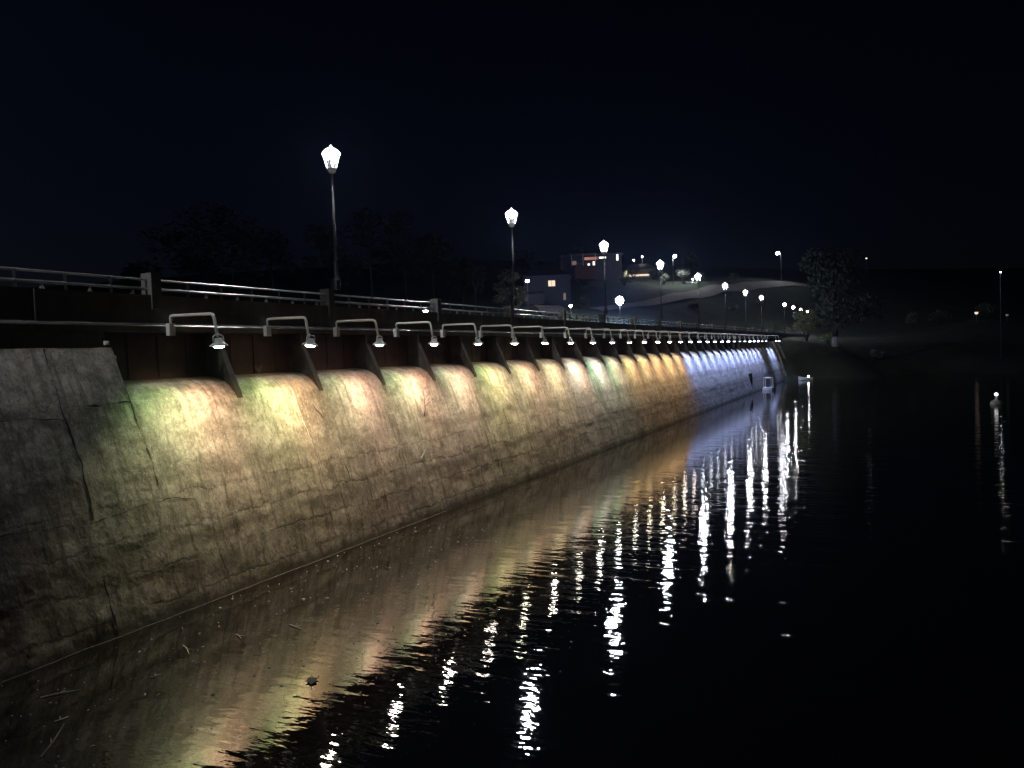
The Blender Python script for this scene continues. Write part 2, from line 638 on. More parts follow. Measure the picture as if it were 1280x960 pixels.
def bump_out(x, z):
    """relief of the old concrete, metres towards the pond"""
    d = 0.014 * fbm(x * 0.8, z * 1.1, 4, 3) + 0.022 * fbm(x * 2.6, z * 2.6, 4, 9)
    for zc, amp, sd in ((1.62, 0.040, 21), (2.95, 0.030, 33), (0.80, 0.022, 44)):
        zz = z - zc + 0.42 * fbm(x * 0.45, x * 0 + zc, 4, sd) + 0.10 * fbm(x * 3, z * 3, 3, sd + 2)
        hole = np.clip(fbm(x * 0.9, z * 0.8, 4, sd + 5) + 0.22, 0, 0.6) / 0.6
        edge = 1 / (1 + np.exp(np.clip(zz / 0.035, -40, 40)))
        d = d - amp * hole * np.exp(-np.clip(-zz, 0, 9) / 0.30) * edge
    return d


dam = thing('dam', 'long weathered concrete spillway dam lit in bands of colour above the pond', 'dam', (0, 0, 0))
K_L, K_R = -0.5, 32.5
XB0, XB1 = K_L * W, K_R * W


def face_grid(xs, prof_y, prof_z, flat_rows=0):
    ns = len(prof_z)
    XX, SS = np.meshgrid(xs, np.arange(ns), indexing='ij')
    ZZ = np.array(prof_z)[SS]
    YY = np.array(prof_y)[SS]
    amp = np.ones_like(ZZ)
    amp[:, :flat_rows] = 0.18
    d = bump_out(XX, ZZ) * amp
    YY = YY - d * 0.95
    ZZ = ZZ + d * 0.31
    v = np.stack([XX, YY, ZZ], -1).reshape(-1, 3)
    mb = MB()
    mb.v = [tuple(p) for p in v]
    nxx = len(xs)
    mb.f = [(i * ns + j, (i + 1) * ns + j, (i + 1) * ns + j + 1, i * ns + j + 1) for i in range(nxx - 1) for j in range(ns - 1)]
    return mb


def xs_range(a, b):
    out = [a]
    while out[-1] < b:
        dist = math.hypot(out[-1] + 12.5, 13.5)
        out.append(min(b, out[-1] + 0.0038 * dist * max(1.0, dist / 30)))
    return np.array(out)


# spillway: flat sill, rounded lip, battered face
cy = [16.6, 16.2, 15.8, 15.4, 15.2, 15.05, 14.92, 14.80, 14.69, 14.60, 14.52, 14.45]
cz = [4.80, 4.80, 4.80, 4.79, 4.775, 4.75, 4.715, 4.665, 4.60, 4.53, 4.44, 4.36]
zz = np.concatenate([np.arange(4.29, 0.0, -0.075), np.arange(0.0, -1.6, -0.3)])
sp = face_grid(xs_range(XB0, XB1), cy + list(batter(zz)), cz + list(zz), 9)
sp.build('spillway_face', MAT['concrete'], dam, smooth=True)
zz = np.concatenate([np.arange(5.52, 0.0, -0.075), np.arange(0.0, -1.6, -0.3)])
ab = face_grid(xs_range(-45.0, XB0), [16.6, 15.2] + list(batter(zz)), [5.52, 5.52] + list(zz), 2)
o = len(ab.v)
ab.add([(XB0, 16.6, 5.52)] + [(XB0, float(batter(z)) - 0.004, z) for z in np.linspace(5.5, 3.9, 12)] + [(XB0, 16.6, 3.9)], [tuple(range(14))])
ab.build('abutment', MAT['concrete'], dam, smooth=False)
ab = face_grid(xs_range(XB1, 113.0), [16.6, 15.2] + list(batter(zz)), [5.52, 5.52] + list(zz), 2)
ab.build('abutment', MAT['concrete'], dam, smooth=True)
# piers between bays
for i in range(34):
    kx = (K_L + i) * W
    if i == 0:
        continue
    zs = np.linspace(4.24, 5.86, 12)
    poly = [(float(batter(min(z, 5.52))) - 0.020, float(z)) for z in zs] + [(16.2, 5.86), (16.2, 4.24)]
    MB().prism_x(poly, kx - 0.085, kx + 0.085).build('pier', MAT['pier'], dam)
for i in range(33):
    kx = i * W
    g_ = MB().box((kx, 15.42, 5.325), (W - 0.27, 0.10, 1.06))
    for q in (-0.8, 0, 0.8):
        g_.box((kx + q, 15.345, 5.33), (0.03, 0.012, 1.0))
    g_.build('gate', MAT['rust'], dam)
# buttress ribs on the far abutment
for kx in (33.4, 35.0, 36.4):
    zs = np.linspace(0.2, 5.5, 14)
    poly = [(float(batter(z)) - 0.28, float(z)) for z in zs] + [(15.2, 5.5), (13.6, 0.2)]
    MB().prism_x(poly, kx * W - 0.22, kx * W + 0.22).build('buttress', MAT['concrete'], dam)


# open joints on the plain left face: narrow dark strips lying just proud of the wall
def joint(pts, w0):
    mb = MB()
    x, z = [], []
    for (xa, za), (xb, zb) in zip(pts[:-1], pts[1:]):
        n = max(2, int(math.hypot(xb - xa, zb - za) / 0.06))
        for t in np.linspace(0, 1, n, endpoint=False):
            x.append(xa + (xb - xa) * t)
            z.append(za + (zb - za) * t)
    x.append(pts[-1][0])
    z.append(pts[-1][1])
    x, z = np.array(x), np.array(z)
    jit = 0.05 * fbm(x * 4 + z * 3, z * 4, 3, 77)
    vert = abs(pts[-1][1] - pts[0][1]) > abs(pts[-1][0] - pts[0][0])
    if vert:
        x = x + jit
    else:
        z = z + jit
    wd_ = w0 * np.clip(0.55 + 1.7 * fbm(x * 3 + 7, z * 3, 3, 91), 0.12, 1.6)
    n = len(x)
    for i in range(n):
        for sgn in (-1, 0, 1):
            xx = x[i] + (sgn * wd_[i] if vert else 0)
            zz_ = z[i] + (0 if vert else sgn * wd_[i])
            yy = float(batter(zz_)) - float(bump_out(np.array([xx]), np.array([zz_]))[0]) * 0.95 - 0.012
            mb.v.append((xx, yy, zz_ + 0.0))
    for i in range(n - 1):
        for k in range(2):
            a = i * 3 + k
            mb.f.append((a, a + 1, a + 4, a + 3))
    return mb


joint([(-3.0, 5.5), (-3.02, 4.3), (-2.96, 3.2), (-3.0, 2.2)], 0.020).build('joint', MAT['joint'], dam)
joint([(-3.0, 1.3), (-3.05, 0.9), (-2.98, 0.05)], 0.016).build('joint', MAT['joint'], dam)
joint([(-1.5, 4.3), (-1.48, 3.6), (-1.42, 2.6)], 0.013).build('joint', MAT['joint'], dam)
joint([(-2.95, 4.36), (-2.2, 4.33), (-1.5, 4.36)], 0.016).build('joint', MAT['joint'], dam)
joint([(-6.5, 4.2), (-4.6, 4.25), (-3.05, 4.12)], 0.008).build('joint', MAT['joint'], dam)
joint([(-5.8, 2.35), (-3.0, 2.15), (-1.3, 2.3), (-0.6, 2.15)], 0.010).build('joint', MAT['joint'], dam)
joint([(3.95, 3.9), (4.35, 3.3), (4.5, 2.4), (4.62, 1.6)], 0.016).build('joint', MAT['joint'], dam)
joint([(13.0, 3.5), (13.1, 2.7), (13.15, 1.6), (13.2, 0.3)], 0.016).build('joint', MAT['joint'], dam)
joint([(3.12, 4.2), (3.32, 4.12), (3.40, 3.6), (3.46, 3.1), (3.52, 2.75)], 0.016).build('lime_streak', MAT['lime_pale'], dam)
joint([(-2.72, 5.45), (-2.70, 5.0), (-2.66, 4.55)], 0.022).build('lime_streak', MAT['lime'], dam)
# pale line where the pond laps the wall
mb = MB()
xx = np.arange(-12, 9, 0.06)
wl = 0.007 * np.clip(0.0 + 2.6 * fbm(xx * 1.3, xx * 0 + 3, 4, 61), 0.0, 2.0)
for x, w_ in zip(xx, wl):
    y = float(batter(0.02)) - float(bump_out(np.array([x]), np.array([0.02]))[0]) - 0.03
    mb.v += [(x, y - 0.002, 0.006), (x, y - 0.004, 0.004 + w_), (x, y + 0.022, 0.003 + w_)]
for i in range(len(xx) - 1):
    for k in range(2):
        a = i * 3 + k
        mb.f.append((a, a + 1, a + 4, a + 3))
mb.build('waterline_crust', MAT['lime'], dam)

# outlet low on the blue end of the face, its inner shade a near-black block
MB().box((72.5, float(batter(1.5)) - 0.02, 1.55), (0.9, 0.25, 1.0)).build('outlet', MAT['joint'], dam)

# ================================================================== the bridge on top
bridge = thing('bridge', 'dark concrete road bridge running along the top of the dam', 'bridge', (0, 0, 0))
BX0, BX1 = -45.0, 157.0
MB().prism_x([(14.97, 5.87), (14.97, 6.03), (15.02, 6.08), (15.02, 6.30), (20.6, 6.30), (20.6, 5.87)], BX0, BX1).build('deck', MAT['bridge'], bridge)
MB().prism_x([(15.02, 6.302), (15.0, 6.70), (15.28, 6.70), (15.30, 6.302)], BX0, 157.0).build('parapet', MAT['bridge'], bridge)
MB().prism_x([(20.3, 6.302), (20.3, 6.62), (20.6, 6.62), (20.6, 6.302)], BX0, 157.0).build('parapet', MAT['bridge'], bridge)
MB().prism_x([(15.13, 5.525), (15.13, 5.868), (16.0, 5.868), (16.0, 5.525)], BX0, XB0).build('bearing_wall', MAT['bridge'], bridge)
MB().tube([(BX0, 14.985, 6.005), (30, 14.985, 6.005), (111, 14.985, 6.005)], 0.022, 6).build('conduit', MAT['galv'], bridge)
# vertical movement joint in the fascia at the left
MB().box((-3.05, 15.0, 6.38), (0.03, 0.03, 0.62)).build('joint_cover', MAT['galv_post'], bridge)
PK = [-0.0886 + 2.045 * j for j in range(-4, 26)]           # concrete pillars
for kx in PK:
    MB().box((kx * W, 15.14, 6.80), (0.26, 0.34, 0.82)).build('pillar', MAT['bridge'], bridge)

mb = MB().add([(BX0, 15.42, 6.304), (BX1, 15.42, 6.304), (BX1, 20.2, 6.304), (BX0, 20.2, 6.304)], [(0, 1, 2, 3)])
tag(mb.build('road', MAT['asphalt']), kind='structure')
for yy in (15.55, 20.05):
    mb = MB().add([(BX0, yy - 0.05, 6.308), (BX1, yy - 0.05, 6.308), (BX1, yy + 0.05, 6.308), (BX0, yy + 0.05, 6.308)], [(0, 1, 2, 3)])
    tag(mb.build('road_marking', MAT['white_paint']), kind='structure')
rail = thing('guardrail', 'two-bar galvanised steel guardrail along the bridge parapet', 'guardrail', (0, 0, 0))
MB().tube([(BX0, 15.14, 7.06), (60, 15.14, 7.06), (157, 15.14, 7.06)], 0.027, 8).build('top_rail', MAT['galv'], rail)
mr = MB().tube([(BX0, 15.14, 6.85), (60, 15.14, 6.85), (157, 15.14, 6.85)], 0.036, 8)
far_posts = MB()
step = 2.045 / 6
cnt = 0
for j in range(-3 * 6, 25 * 6):
    if j % 6 == 0:
        continue
    kx = -0.0886 + j * step
    x = kx * W
    if cnt < 100:
        MB().box((x, 15.14, 6.87), (0.04, 0.06, 0.36)).build('post', MAT['galv_post'], rail)
        cnt += 1
    else:
        far_posts.box((x, 15.14, 6.87), (0.04, 0.06, 0.36))
    if kx < 20:
        mr.add([(x + 0.44, 15.14, 6.69), (x + 0.60, 15.14, 6.69), (x + 0.52, 15.10, 6.81), (x + 0.52, 15.18, 6.81)], [(0, 1, 2), (0, 3, 1), (0, 2, 3), (1, 3, 2)])
mr.build('mid_rail', MAT['galv'], rail)
tag(far_posts.build('far_posts', MAT['galv_post'], rail), kind='stuff')


# ------------------------------------------------------------------ lanterns of the bridge
def make_lantern(name, label, cat, group, hpole, base=True):
    t = thing(name, label, cat, (0, 0, 0), 0, group)
    if base:
        MB().lathe([(0.105, 0), (0.105, 0.30), (0.075, 0.36), (0.06, 0.9)], n=10).build('base', MAT['dark_steel'], t)
    MB().tube([(0, 0, 0.3), (0, 0, hpole)], [0.045, 0.033], 10).build('pole', MAT['dark_steel'], t, smooth=True)
    fr = MB().lathe([(0.05, -0.14), (0.12, -0.08), (0.10, -0.04), (0.15, 0.0), (0.15, 0.03)], (0, 0, hpole + 0.12), 8)
    z0, z1 = hpole + 0.15, hpole + 0.55
    for k in range(4):
        a = math.pi * k / 2 + 0.45
        fr.tube([(0.14 * math.cos(a), 0.14 * math.sin(a), z0), (0.25 * math.cos(a), 0.25 * math.sin(a), z1)], 0.022, 6)
    fr.build('frame', MAT['white_paint'], t)
    pn = MB()
    for k in range(4):
        a, b = math.pi * k / 2 + 0.45, math.pi * (k + 1) / 2 + 0.45
        pn.add([(0.135 * math.cos(a), 0.135 * math.sin(a), z0), (0.135 * math.cos(b), 0.135 * math.sin(b), z0),
                (0.24 * math.cos(b), 0.24 * math.sin(b), z1), (0.24 * math.cos(a), 0.24 * math.sin(a), z1)], [(0, 1, 2, 3)])
    pn.build('pane', MAT['pane'], t)
    MB().lathe([(0.02, -0.11), (0.13, -0.09), (0.19, -0.03), (0.20, 0.0)], (0, 0, z1 - 0.01), 12).build('bulb', MAT['led'], t, smooth=True)
    MB().lathe([(0.28, 0.0), (0.27, 0.04), (0.19, 0.13), (0.07, 0.20), (0.03, 0.22), (0.03, 0.25), (0.01, 0.28)], (0, 0, z1), 12).build('dome', MAT['opal'], t, smooth=True)
    return t


LX = [2.08 + 4.105 * j for j in (-1, 0, 1, 2, 3, 4, 5, 6, 7, 9, 10, 11, 12)]
extra = {0: None}
proto = None
for i, kx in enumerate(LX):
    if proto is None:
        proto = make_lantern('street_lamp', 'x', 'street lamp', 'lanterns along the bridge', 3.52)
        o = proto
    else:
        o = copy_tree(proto)
    o.location = (kx * W, 15.06, 7.21 if i < 9 else 7.3 + 0.02 * (i - 8))
    if i == 0:
        lb = 'bridge lantern on a slim pole beyond the left edge of the photo'
    elif i == 1:
        lb = 'tallest looking lantern on a slim pole on the bridge, nearest the viewer'
    elif i == 2:
        lb = 'lantern on a slim bridge pole in front of the lit bush, next after the nearest'
    else:
        lb = ORD[i - 1] + ' glowing lantern from the left in the row receding along the bridge'
    o['label'] = lb

# ------------------------------------------------------------------ arm lamps over the bays
PAL = {
    0: ((0.42, 0.80, 0.24), (1.0, 0.72, 0.40), (1.0, 0.50, 0.27)), 1: ((0.44, 0.80, 0.20), (1.0, 0.74, 0.30), (1.0, 0.50, 0.22)),
    2: ((0.55, 0.76, 0.32), (1.0, 0.64, 0.42), (1.0, 0.48, 0.32)), 3: ((0.50, 0.80, 0.32), (1.0, 0.66, 0.42), (1.0, 0.46, 0.28)),
    4: ((0.58, 0.74, 0.40), (1.0, 0.68, 0.46), (1.0, 0.54, 0.36)), 5: ((0.48, 0.82, 0.25), (1.0, 0.84, 0.30), (0.85, 0.62, 0.36)),
    6: ((0.80, 0.82, 0.34), (1.0, 0.70, 0.40), (1.0, 0.48, 0.28)), 7: ((1.0, 0.88, 0.45), (1.0, 0.80, 0.42), (0.9, 0.62, 0.38)),
    8: ((0.9, 0.92, 0.75), (1.0, 0.80, 0.62), (1.0, 0.56, 0.40)), 9: ((0.30, 0.95, 0.52), (0.85, 0.90, 0.75), (0.85, 0.72, 0.68)),
    10: ((0.42, 0.95, 0.48), (0.95, 0.92, 0.62), (1.0, 0.70, 0.46)), 11: ((0.95, 0.88, 0.35), (1.0, 0.72, 0.32), (1.0, 0.52, 0.28)),
    12: ((1.0, 0.80, 0.30), (1.0, 0.76, 0.36), (1.0, 0.55, 0.26)), 13: ((1.0, 0.62, 0.22), (1.0, 0.70, 0.32), (1.0, 0.45, 0.24)),
    14: ((1.0, 0.72, 0.26), (1.0, 0.68, 0.30), (1.0, 0.48, 0.22)), 15: ((1.0, 0.78, 0.34), (1.0, 0.60, 0.36), (1.0, 0.34, 0.24)),
}
WORDS = {0: 'green and peach', 1: 'green, yellow and orange', 2: 'peach pink', 3: 'green edged peach', 4: 'pale peach', 5: 'green and lemon yellow', 6: 'soft yellow',
         7: 'golden yellow', 8: 'pinkish white', 9: 'mint green and white', 10: 'pale green', 11: 'yellow to orange', 12: 'amber', 13: 'reddish amber', 14: 'deep orange', 15: 'last orange'}
LENS = {}


def lens_mat(c, strength):
    key = (tuple(round(q, 2) for q in c), strength)
    if key not in LENS:
        LENS[key] = glow('lamp_lens', c, strength)
    return LENS[key]


HY, HZ = 13.40, 5.50
arm_mb = MB().tube([(0, 1.49, 0.52), (0, 1.49, 0.69), (0, 1.46, 0.73), (0, 1.40, 0.735), (0, 0.80, 0.725), (0, 0.22, 0.715), (0, 0.14, 0.69), (0, 0.10, 0.60), (0, 0.03, 0.20)], 0.034, 8)
yoke_mb = MB().tube([(-0.15, 0, 0.06), (-0.14, 0, 0.20), (-0.08, 0, 0.235), (0, 0, 0.24), (0.08, 0, 0.235), (0.14, 0, 0.20), (0.15, 0, 0.06)], 0.016, 6)
shade_mb = MB().lathe([(0.05, 0.17), (0.075, 0.16), (0.09, 0.10), (0.13, 0.05), (0.19, 0.015), (0.20, -0.005), (0.195, -0.02)], n=20)
lens_mb = MB().lathe([(0.12, -0.018), (0.11, -0.035), (0.07, -0.055), (0.02, -0.062)], n=20)
box_mb = MB().box((0, 1.50, 0.42), (0.16, 0.12, 0.28))
bright = {1: 110, 2: 110, 3: 110, 6: 120, 8: 110, 9: 110, 12: 100, 14: 100}
P0 = None
for k in range(33):
    if k in (29, 30):                      # no lamps on these two bays
        continue
    if k in PAL:
        c3 = PAL[k]
        lc = c3[1]
    else:
        v = 0.5 + 0.5 * math.sin(k * 1.7)
        c3 = ((0.18 + 0.08 * v, 0.36 + 0.12 * v, 1.0), (0.42, 0.56 - 0.08 * v, 1.0), (0.34, 0.38, 1.0))
        lc = (0.75, 0.86, 1.0)
    if k < 16:
        lab = f'white gooseneck lamp, {ORD[k]} from the left, over the {WORDS[k]} bay'
    else:
        lab = f'small white gooseneck lamp over a blue bay, {ORD[k - 16 - (2 if k > 30 else 0)]} of the blue-lit row'
    jr = random.Random(k)
    st = bright.get(k, 90 if k not in (0, 4, 5, 7, 10, 11, 13) else 60)
    if k >= 16:
        st = 55 if k in (16, 17, 18, 19, 20, 24, 25, 26, 31, 32) else 7
    if k == 0:
        lc = (0.15, 1.0, 0.35)
    lcol = tuple(0.55 + 0.45 * q for q in lc)
    if P0 is None:
        t = thing('arm_lamp', lab, 'lamp', (0, HY, HZ), 0, 'gooseneck lamps along the dam')
        arm_mb.build('arm', MAT['pale_paint'], t, smooth=True)
        box_mb.build('mounting_box', MAT['pale_paint'], t)
        hd = shade_mb.build('shade', MAT['pale_paint'], t, smooth=True)
        yoke_mb.build('yoke', MAT['pale_paint'], hd, smooth=True)
        ln = lens_mb.build('lens', lens_mat(lcol, st), hd, smooth=True)
        P0 = t
        PARTS = (hd, ln)
    else:
        t = copy_tree(P0)
        t['label'] = lab
        hd = [c for c in t.children if c.name.startswith('shade')][0]
        ln = [c for c in hd.children if c.name.startswith('lens')][0]
        ln.data = ln.data.copy()
        ln.data.materials.clear()
        ln.data.materials.append(lens_mat(lcol, st))
        t.location = (k * W, HY, HZ)
    t.rotation_euler[2] = jr.uniform(-0.06, 0.06) - (0.04 if k == 0 else 0)
    t.rotation_euler[1] = jr.uniform(-0.015, 0.015)
    tilt = jr.uniform(-0.14, 0.14) + (0.12 if st >= 100 else -0.04)
    hd.rotation_euler = (tilt * 0.5, tilt * 0.6, 0)
    # the lamp's own coloured LEDs: one beam in the middle, one to each side
    E = (390.0 if k < 8 else 400.0 if k < 16 else 680.0) * jr.uniform(0.85, 1.12) * (0.80 if 2 <= k < 8 else 1.0)
    if k < 8:
        wash, we, cone = tuple(0.35 * q + 0.65 * w for q, w in zip(c3[1], (1.0, 0.82, 0.62))), 1.4, 84
    elif k < 16:
        t_ = (k - 8) / 7
        wash, we, cone = tuple((0.45 + 0.4 * t_) * q + (0.55 - 0.4 * t_) * w for q, w in zip(c3[1], (1.0, 0.84, 0.66))) if k < 11 else (1.0, 0.64, 0.33), 0.95, 66
    else:
        wash, we, cone = (0.36, 0.47, 1.0), 1.0, 66
    for off, col, e, tgt, sz in ((0.0, c3[1], 0.26 if k < 8 else 0.50, (0.05, 1.32, -1.65), cone + 4), (0.0, c3[1], 0.50 if k < 8 else 0.60, (0.10, 0.62, -2.9), cone - 26),
                                 (-0.10, c3[0], 0.70, (-0.95, 1.15, -2.2), cone - 8), (0.10, c3[2], 0.66, (1.0, 1.15, -2.2), cone - 8), (0.0, wash, we, (0.0, 0.10, -4.0), 120)):
        lamp_at('beam', 'SPOT', (off, 0.02, -0.09), E * e, col, t, 0.04, R(sz), 1.0, tgt)

# ================================================================== houses on the hillside


def house(name, label, cat, loc, rz, size, roof_kind, wall_mat, windows, extra=None):
    """windows: (face 'f' front / 's' side, along, z, w, h, mat)"""
    t = thing(name, label, cat, loc, rz)
    w, d, h = size
    MB().box((0, 0, h / 2 - 1.0), (w, d, h + 2.0)).build('wall', wall_mat, t)
    if roof_kind == 'flat':
        rf = MB().box((0, 0, h + 0.14), (w + 0.7, d + 0.7, 0.26))
        rf.box((0, 0, h + 0.36), (w - 0.2, d - 0.2, 0.16))
        rf.build('roof', MAT['roof'], t)
    else:
        rf = MB()
        e = 0.5
        rf.add([(-w / 2 - e, -d / 2 - e, h - 0.05), (w / 2 + e, -d / 2 - e, h - 0.05), (w / 2 + e, d / 2 + e, h - 0.05), (-w / 2 - e, d / 2 + e, h - 0.05), (-w / 2 + 1.6, 0, h + roof_kind), (w / 2 - 1.6, 0, h + roof_kind)],
               [(0, 1, 5, 4), (2, 3, 4, 5), (1, 2, 5), (3, 0, 4), (0, 3, 2, 1)])
        rf.build('roof', MAT['roof'], t)
    for face, a, z, ww, hh, mat in windows:
        fr, pa = MB(), MB()
        if face == 'f':
            y = -d / 2
            for q in (-1, 1):
                fr.box((a + q * (ww / 2 + 0.04), y - 0.03, z), (0.08, 0.12, hh + 0.16))
                fr.box((a, y - 0.03, z + q * (hh / 2 + 0.04)), (ww, 0.12, 0.08))
            if ww > 1.0:
                fr.box((a, y - 0.03, z), (0.06, 0.10, hh))
            pa.box((a, y - 0.012, z), (ww, 0.03, hh))
        else:
            x = -w / 2
            for q in (-1, 1):
                fr.box((x - 0.03, a + q * (ww / 2 + 0.04), z), (0.12, 0.08, hh + 0.16))
                fr.box((x - 0.03, a, z + q * (hh / 2 + 0.04)), (0.12, ww, 0.08))
            pa.box((x - 0.012, a, z), (0.03, ww, hh))
        f = fr.build('window', MAT['win_frame'], t)
        pa.build('pane', MAT[mat], f)
    return t


# houses face the pond; local -y looks toward the camera
HA = house('house', 'dark two-storey house with one bright upstairs window, lower on the hillside', 'house', (127, 60.5, 13.2), R(-66), (9.0, 8.0, 6.6), 1.4, MAT['render_wall'],
           [('f', 0.9, 5.0, 1.3, 1.1, 'win_warm'), ('f', -3.6, 2.2, 0.9, 0.8, 'win_dim'), ('f', 3.3, 2.4, 0.45, 1.3, 'win_dim'), ('f', -2.2, 1.2, 0.9, 2.1, 'win_dim')])
HB = house('house', 'flat-roofed house with red brick terrace and lit windows, highest on the hillside', 'house', (160, 63.5, 20.8), R(-66), (14.0, 9.0, 6.2), 'flat', MAT['render_wall'],
           [('f', -0.6, 3.6, 0.5, 1.5, 'win_white'), ('f', 0.55, 4.3, 0.45, 1.0, 'win_white'), ('f', 2.6, 5.6, 1.6, 0.4, 'win_white'), ('f', 6.0, 5.5, 0.45, 1.4, 'win_white'), ('f', -0.1, 5.5, 3.0, 0.65, 'win_red'), ('f', -3.9, 4.6, 1.0, 0.9, 'win_dim')])
tr = MB().box((-1.6, -5.6, 2.1), (4.6, 2.0, 3.2))
tr.build('terrace_wall', MAT['brick'], HB)
MB().box((-2.0, -5.4, 6.42), (6.4, 2.4, 0.18)).build('canopy', MAT['roof'], HB)
# balcony with posts on the brick terrace, lean-to beside the lower house
MB().box((-1.6, -6.62, 4.25), (4.6, 0.06, 0.08)).box((-1.6, -6.62, 3.95), (4.6, 0.04, 0.05)).build('balcony_rail', MAT['galv_post'], HB)
for q in (-4.6, -2.0, 0.8):
    MB().box((q, -6.4, 5.0), (0.14, 0.14, 2.66)).build('post', MAT['white_paint'], HB)
MB().prism_x([(-6.2, 1.0), (-6.2, 3.0), (-4.02, 3.6), (-4.02, 1.0)], -4.3, -0.6).build('porch', MAT['render_wall'], HA)
MB().box((3.2, 1.2, 8.2), (0.7, 0.7, 1.5)).build('chimney', MAT['brick'], HA)
HD = house('house', 'low dark house with one dim window, between the two bigger hillside houses', 'house', (143, 68.5, 17.6), R(-66), (8.0, 6.0, 3.2), 1.5, MAT['render_wall'],
           [('f', -1.6, 1.7, 0.9, 0.9, 'win_dim'), ('f', 2.0, 1.6, 0.6, 1.0, 'win_warm')])
HC = house('house', 'small ochre house with a pale lit gable, right of the flat-roofed house', 'house', (190, 60.5, 23.6), R(-66), (7.5, 7.0, 2.6), 1.8, MAT['ochre_wall'],
           [('f', -0.5, 1.0, 5.4, 0.5, 'win_warm')])


# ------------------------------------------------------------------ other lamps
def pole_lamp(label, loc, h, mat, r=0.22, arm=(0, 0), name='street_lamp', group=None, power=0.0, col=(0.93, 0.95, 1.0)):
    t = thing(name, label, 'street lamp', loc, 0, group)
    pts = [(0, 0, -0.3), (0, 0, h - 0.4)]
    if arm != (0, 0):
        pts += [(arm[0] * 0.3, arm[1] * 0.3, h), (arm[0], arm[1], h + 0.1)]
    else:
        pts += [(0, 0, h)]
    MB().tube(pts, [0.07, 0.055] + [0.045] * (len(pts) - 2), 8).build('pole', MAT['galv_post'], t, smooth=True)
    cr = r * (1.25 if r < 0.5 else 0.35)
    MB().lathe([(cr, 0.0), (cr * 0.9, 0.10), (cr * 0.35, 0.22), (0.03, 0.26)], (arm[0], arm[1], h + r * (0.55 if r < 0.5 else 0.95)), 12).build('lamp_cap', MAT['dark_steel'], t, smooth=True)
    MB().lathe([(r * 0.25, -r * 0.95), (r * 0.75, -r * 0.65), (r, 0), (r * 0.8, r * 0.6), (r * 0.3, r * 0.93)], (arm[0], arm[1], h + 0.05), 12).build('globe', mat, t, smooth=True)
    return t


def stand(x, y, ztop):
    z = gz(x, y)
    return (x, y, z), max(0.4, ztop - z)


def put_lamp(label, x, y, ztop, mat, **kw):
    loc, h = stand(x, y, ztop)
    return pole_lamp(label, loc, h, MAT[mat], **kw)



put_lamp('bluish white floodlight glaring on the grass slope behind the bridge', 99, 36.5, 12.4, 'led_blue', r=0.60)
put_lamp('tall streetlight on a pale pole beside the grey shrubs on the hill road', 157.2, 43, 25.2, 'led_far', r=0.34, arm=(-0.5, -0.6))
rl = put_lamp('streetlight high at the road crest, left of the big dark tree', 186.1, 23.7, 27.2, 'led_road', r=0.42, arm=(-0.8, 0.6))
lamp_at('beam', 'SPOT', (-0.8, 0.6, 7.4), 5200, (0.90, 0.93, 1.0), rl, 0.1, R(128), 0.6, (-7.0, 4.0, -1.0))
put_lamp('streetlight on a pale pole behind the lit bush below the houses', 114.5, 58.9, 18.1, 'led_mid', r=0.32)
put_lamp('low lamp at the end of the driveway behind the bridge rail', 103.6, 46.3, 12.4, 'led_warm', r=0.20)
put_lamp('garden lamp left of the ochre house on the hilltop', 186.0, 65.6, 26.9, 'led_far', r=0.20)
put_lamp('garden lamp right of the twin lamps above the ochre house', 194, 60.8, 30.3, 'led_warm', r=0.16)
put_lamp('garden lamp left of the twin lamps above the ochre house', 194, 63.2, 29.6, 'led_warm', r=0.22)
put_lamp('small dim lamp on the hillside left of the dark house', 125, 66.2, 17.8, 'led_dim' if 'led_dim' in MAT else 'win_white', r=0.16)
put_lamp('tiny lamp on the hill far beyond the big dark tree', 237.5, 6, 29.3, 'win_white', r=0.24)
put_lamp('tall lamp with a reflection on the far right shore', 120, -14.5, 14.4, 'led_mid', r=0.10)
put_lamp('low lamp beside the pale bush on the far right shore', 166.9, -15.5, 9.9, 'win_warm', r=0.34)
put_lamp('faint low lamp at the right end of the far shore path', 166.3, -20.6, 9.2, 'win_dim', r=0.26)
put_lamp('tiny path lamp in the shrubs by the hill road', 165.0, 40.5, 20.6, 'led_far', r=0.16)
# small lamp on the far kerb of the bridge
t = pole_lamp('small bright lamp on the far side of the bridge, seen between the rails', (19.62, 20.45, 6.62), 0.66, MAT['led_warm'], r=0.10)

# ================================================================== plants


def leaves(mb, cs, rads, n, size, rng, flat=0.8):
    for c, r in zip(cs, rads):
        for _ in range(n):
            while True:
                p = Vector((rng.uniform(-1, 1), rng.uniform(-1, 1), rng.uniform(-1, 1)))
                if 0.15 < p.length < 1:
                    break
            p = Vector((p.x * r, p.y * r, p.z * r * flat)) + Vector(c)
            a = Vector((rng.gauss(0, 1), rng.gauss(0, 1), rng.gauss(0, 1))).normalized()
            b = a.orthogonal().normalized()
            s = size * rng.uniform(0.6, 1.4)
            mb.add([p - a * s, p + b * s * 0.45, p + a * s, p - b * s * 0.45], [(0, 1, 2, 3)])


